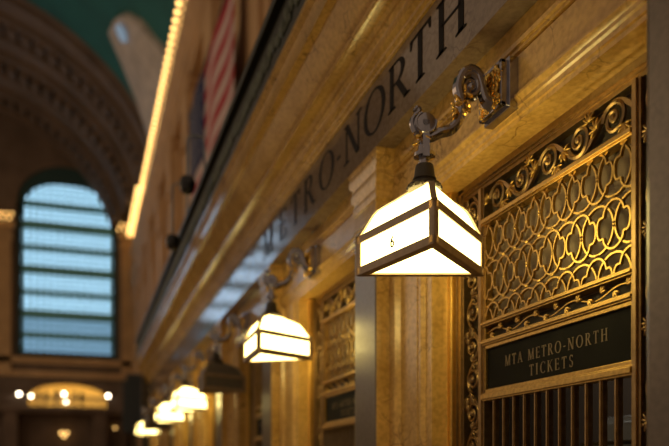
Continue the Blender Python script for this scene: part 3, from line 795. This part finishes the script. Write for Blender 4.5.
# windows: frame, pane tiers and glazing bars
for wi, c_ in enumerate(WC):
    root = bpy.data.objects.new('window_%d' % (wi + 1), None); C.objects.link(root); root.location = (c_, YE, ZBOT); struct(root)
    H = ZT - ZBOT
    def top(x): return ZS - ZBOT + (ZT - ZS) * math.sqrt(max(0, 1 - (x / HW) ** 2))
    pm, pl_ = MB(), MB(); n = 30
    for i in range(n):
        xa, xb = -HW + 2 * HW * i / n, -HW + 2 * HW * (i + 1) / n
        pm.add([(xa, .8, 4.2), (xb, .8, 4.2), (xb, .8, top(xb)), (xa, .8, top(xa))], [(0, 1, 2, 3)])
    pl_.add([(-HW, .8, 0), (HW, .8, 0), (HW, .8, 4.2), (-HW, .8, 4.2)], [(0, 1, 2, 3)])
    pm.build('pane', M['pane_bright' if wi == 1 else 'pane'], root, smooth=False); pl_.build('pane', M['pane_low'], root, smooth=False)
    fb = MB()
    def curve(hw, zb, h, e, n=48):
        out_ = []
        for i in range(n + 1):
            g = PI * i / n; cx_, sx_ = math.cos(g), math.sin(g)
            out_.append((math.copysign(abs(cx_) ** (2 / e), cx_) * hw, zb + h * abs(sx_) ** (2 / e)))
        return out_
    oc, ic = curve(HW, ZS - ZBOT, ZT - ZS, 2), curve(HW * .88, 13.6, 3.6, 2.8)
    vv = []
    for (x1_, z1_), (x2_, z2_) in zip(oc, ic): vv += [(x1_, .3, z1_), (x1_, .6, z1_), (x2_, .6, z2_), (x2_, .3, z2_)]
    fb.add(vv, [(i*4+q, i*4+(q+1)%4, i*4+4+(q+1)%4, i*4+4+q) for i in range(48) for q in range(4)])
    for sg_ in (-1, 1): fb.box(*sorted((sg_ * HW * .9, sg_ * HW)), .3, .6, 0, 14.9)
    fb.box(-HW, HW, .2, .75, 0, .45)
    fb.build('frame', M['mullion'], root, smooth=False)
    gb = MB()
    for i in range(1, 15): x = -HW + 2 * HW * i / 15; gb.box(x - .14, x + .14, .62, .74, .3, top(x) - .1)
    gb.build('glazing_bars', M['mullion_band'], root, smooth=False)
    tb = MB()
    for i, z in enumerate((2.1, 4.2, 6.35, 8.6, 10.8, 13.0, 15.0)): tb.box(-HW * .97, HW * .97, .5, .78, z - (.42 if i % 2 else .26), z + (.42 if i % 2 else .26))
    for i in range(34): z = .9 + i * .5; tb.box(-HW * .95, HW * .95, .66, .74, z - .05, z + .05)
    tb.build('transoms', M['mullion_band'], root, smooth=False)

# lit room behind the balcony arch
m_ = MB(); m_.box(-8, 5, 88, 88.3, 5, 12).box(-8, 5, 80.2, 88, 10.3, 10.6).box(-8, 5, 80.2, 88, 5.8, 6.0).box(-8.3, -8, 80.2, 88, 5, 12).box(5, 5.3, 80.2, 88, 5, 12)
struct(m_.build('wall_lobby', M['room_yellow'], smooth=False))
L = bpy.data.lights.new('lobby_light', 'AREA'); L.energy = 520; L.color = (1, .74, .32); L.shape = 'RECTANGLE'; L.size = 8; L.size_y = 4
lo = bpy.data.objects.new('lobby_light', L); C.objects.link(lo); lo.location = (-1.4, 83, 10.1)
# balcony
t = thing('balcony', 'long dark stone balcony across the far wall under the tall window', 'balcony', (-13, 77.85, -1.6))
MB().box(-21, 17.2, -2.2, .5, 7.2, 7.75).box(-21, 17.2, -2.4, -2.0, 7.5, 7.8).build('floor_slab', M['stone_dark'], t, smooth=False)
m_ = MB(); m_.box(-21, 17.2, -2.2, -1.9, 8.6, 8.8); x = -21
while x < 17: m_.box(x, x + .14, -2.12, -1.98, 7.8, 8.6); x += .32
m_.build('balustrade', M['stone_dark'], t, smooth=False)
m_ = MB(); m_.box(-21, 17.2, -.3, .5, 0, 7.2)
for x in (-18, -10, -2, 6, 14): m_.box(x, x + 1.2, -2, -.2, 0, 7.2)
m_.build('supports', M['stone_dark'], t, smooth=False)
# globe lights along the balustrade
def wpt(x, y, Y):     # point on the plane Y that the camera sees at this pixel of the photograph
    q = (x - 334.5) / F; s_, c_ = math.sin(THETA), math.cos(THETA)
    dx, dy, dz = s_ + q * c_, c_ - q * s_, (472 - y) / F; k_ = Y / dy
    return Vector((dx * k_, Y, dz * k_))
gl = ['white globe light on the far balcony, leftmost of the row', 'white globe light at the left end of the glowing arch', 'white globe light in front of the middle of the glowing arch',
      'white globe light just under the middle of the glowing arch', 'white globe light at the right end of the glowing arch']
for i, (x, y, r) in enumerate(((19, 394, .16), (31, 396, .13), (64, 394, .15), (66, 402, .11), (108, 396, .15))):
    p = wpt(x, y, 75.1); b = thing('globe_light', gl[i], 'light', (p.x, p.y, p.z - r - .1), 'globe lights on the far balcony')
    MB().ball((0, 0, r + .1), r).build('globe', M['globe'], b)
    MB().tube([(0, .5, -.1), (0, 0, -.1), (0, 0, .11)], .04, 6).build('post', M['iron'], b)
p = wpt(64, 434, 76.9); b = thing('chandelier', 'small cluster of warm lights hanging below the far balcony', 'light', (p.x, p.y, p.z))
m_ = MB()
for dx, dz in ((-.25, .1), (.25, .1), (0, -.2)): m_.ball((dx, 0, dz), .13)
m_.build('bulb_cluster', M['bulb'], b); MB().tube([(0, 0, .2), (0, 0, 5.6 - p.z)], .03, 5).tube([(-.3, 0, .2), (.3, 0, .2)], .03, 5).build('rod', M['iron'], b)
p = wpt(115, 428, 77.35); b = thing('wall_sconce', 'dim warm wall light low on the far right under the balcony', 'light', (p.x, p.y, p.z))
MB().ball((0, 0, 0), .09).build('bulb', M['bulb'], b); MB().lathe([(.05, -.3), (.12, -.14), (.13, -.1)], (0, 0, 0), 10).build('holder', M['iron'], b)

# dark tall panel at the end of the ticket wall
t = thing('dark_banner', 'tall dark blue grey banner stand to the right of the far balcony arch', 'banner', (3.9, 60, -1.6))
MB().box(-.95, .95, 0, .25, 4.6, 8.6).box(-.7, .7, 0, .25, 8.6, 9.2).build('panel', M['slate'], t, smooth=False, bevel=.05)
MB().box(-.15, .15, .05, .2, 0, 4.6).box(-.8, .8, -.3, .5, 0, .15).build('post', M['iron'], t, smooth=False)

# ---- people on the balcony: one skinned body reused
def person_mesh():
    J = {'pel': (0, 0, .95), 'wst': (0, 0, 1.12), 'chs': (0, 0, 1.35), 'nek': (0, 0, 1.5), 'chn': (0, -.02, 1.56), 'hed': (0, -.02, 1.66), 'top': (0, 0, 1.74),
         'ls': (.19, 0, 1.42), 'le': (.24, -.06, 1.14), 'lh': (.18, -.28, 1.08), 'rs': (-.19, 0, 1.42), 're': (-.24, -.06, 1.14), 'rh': (-.18, -.28, 1.08),
         'lp': (.1, 0, .9), 'lk': (.11, -.02, .5), 'la': (.11, .03, .08), 'lt': (.12, -.14, .04), 'rp': (-.1, 0, .9), 'rk': (-.11, -.02, .5), 'ra': (-.11, .03, .08), 'rt': (-.12, -.14, .04)}
    R_ = {'pel': .15, 'wst': .13, 'chs': .16, 'nek': .06, 'chn': .075, 'hed': .10, 'top': .07, 'ls': .07, 'le': .045, 'lh': .035, 'rs': .07, 're': .045, 'rh': .035,
          'lp': .09, 'lk': .06, 'la': .045, 'lt': .04, 'rp': .09, 'rk': .06, 'ra': .045, 'rt': .04}
    E_ = [('pel','wst'),('wst','chs'),('chs','nek'),('nek','chn'),('chn','hed'),('hed','top'),('chs','ls'),('ls','le'),('le','lh'),('chs','rs'),('rs','re'),('re','rh'),
          ('pel','lp'),('lp','lk'),('lk','la'),('la','lt'),('pel','rp'),('rp','rk'),('rk','ra'),('ra','rt')]
    K = list(J); me = bpy.data.meshes.new('person'); me.from_pydata([J[k_] for k_ in K], [(K.index(a), K.index(b)) for a, b in E_], [])
    me.materials.append(M['cloth_dark'])
    o = bpy.data.objects.new('person', me); C.objects.link(o)
    sk = o.modifiers.new('skin', 'SKIN'); 
    if not me.skin_vertices: 
        bpy.context.view_layer.objects.active = o; bpy.ops.mesh.customdata_skin_add()
    for i, k_ in enumerate(K): me.skin_vertices[0].data[i].radius = (R_[k_], R_[k_] * .85); me.skin_vertices[0].data[i].use_root = (k_ == 'pel')
    o.modifiers.new('sub', 'SUBSURF').levels = 1; o.modifiers['sub'].render_levels = 1
    return o
p0 = person_mesh()
pl = ['dark standing person at the balcony, leftmost figure against the glowing arch', 'dark standing person left of the arch middle, second from the left', 'dark standing person just left of the middle globe light',
      'dark standing person right of the middle globe light', 'dark standing person near the right end of the glowing arch']
for i, (x, sc_) in enumerate(((39, 1.0), (46, .95), (57, 1.04), (75, 1.0), (82, .96))):
    o = p0 if i == 0 else p0.copy()
    if i: C.objects.link(o)
    p = wpt(x, 400, 76.8); o.location = (p.x, 76.8, 6.15); o.scale = (sc_,) * 3; o.rotation_euler.z = (i * 1.3) % 2 - 1
    tag(o, pl[i], 'person', 'people standing on the far balcony')
# ---- bulbs along the cornices
me_o = MB().lathe([(.045, -.03), (.05, .0), (.085, .06), (.10, .12), (.085, .18), (.045, .215), (.01, .222)], (0, 0, 0), 8)
b0 = me_o.build('light_bulb', M['bulb'])
def put_bulb(p, rot, lab_, grp, first=[True]):
    o = b0 if first[0] else b0.copy()
    if not first[0]: C.objects.link(o)
    first[0] = False; o.location = p; o.rotation_euler = rot; tag(o, lab_, 'light bulb', grp)
y = 34.0; i = 0
while y < 78.6:
    xx, zz = (4.92, 22.95) if y < 64 else (4.93, 24.0)
    if y >= 64: zz = 22.95 + .85; xx = 4.80
    for k_ in (0, 1): put_bulb((xx - .36 * k_, y + .25 * k_, zz - .08 * k_), (0, -PI / 2, 0), 'bare golden bulb in the long slanting double row along the high side cornice', 'bulbs along the side cornice')
    y += .72
for s_, xa, xb in ((0, -8.3, -6.4), (1, 3.4, 4.6)):
    for r_ in (0, 1):
        x = xa + .25 * r_
        while x <= xb:
            put_bulb((x, YE - 1.0, 24.25 + .5 * r_), (PI / 2, 0, 0), ('bare golden bulb of the short row left of the tall window' if s_ == 0 else 'bare golden bulb of the short row right of the tall window'),
                     'bulbs left of the tall window' if s_ == 0 else 'bulbs right of the tall window'); x += .55

# ================================================================== raise everything so that the floor lies at z = 0
for o in bpy.context.scene.objects:
    if o.parent is None and o.type != 'CAMERA': o.location.z += ZC
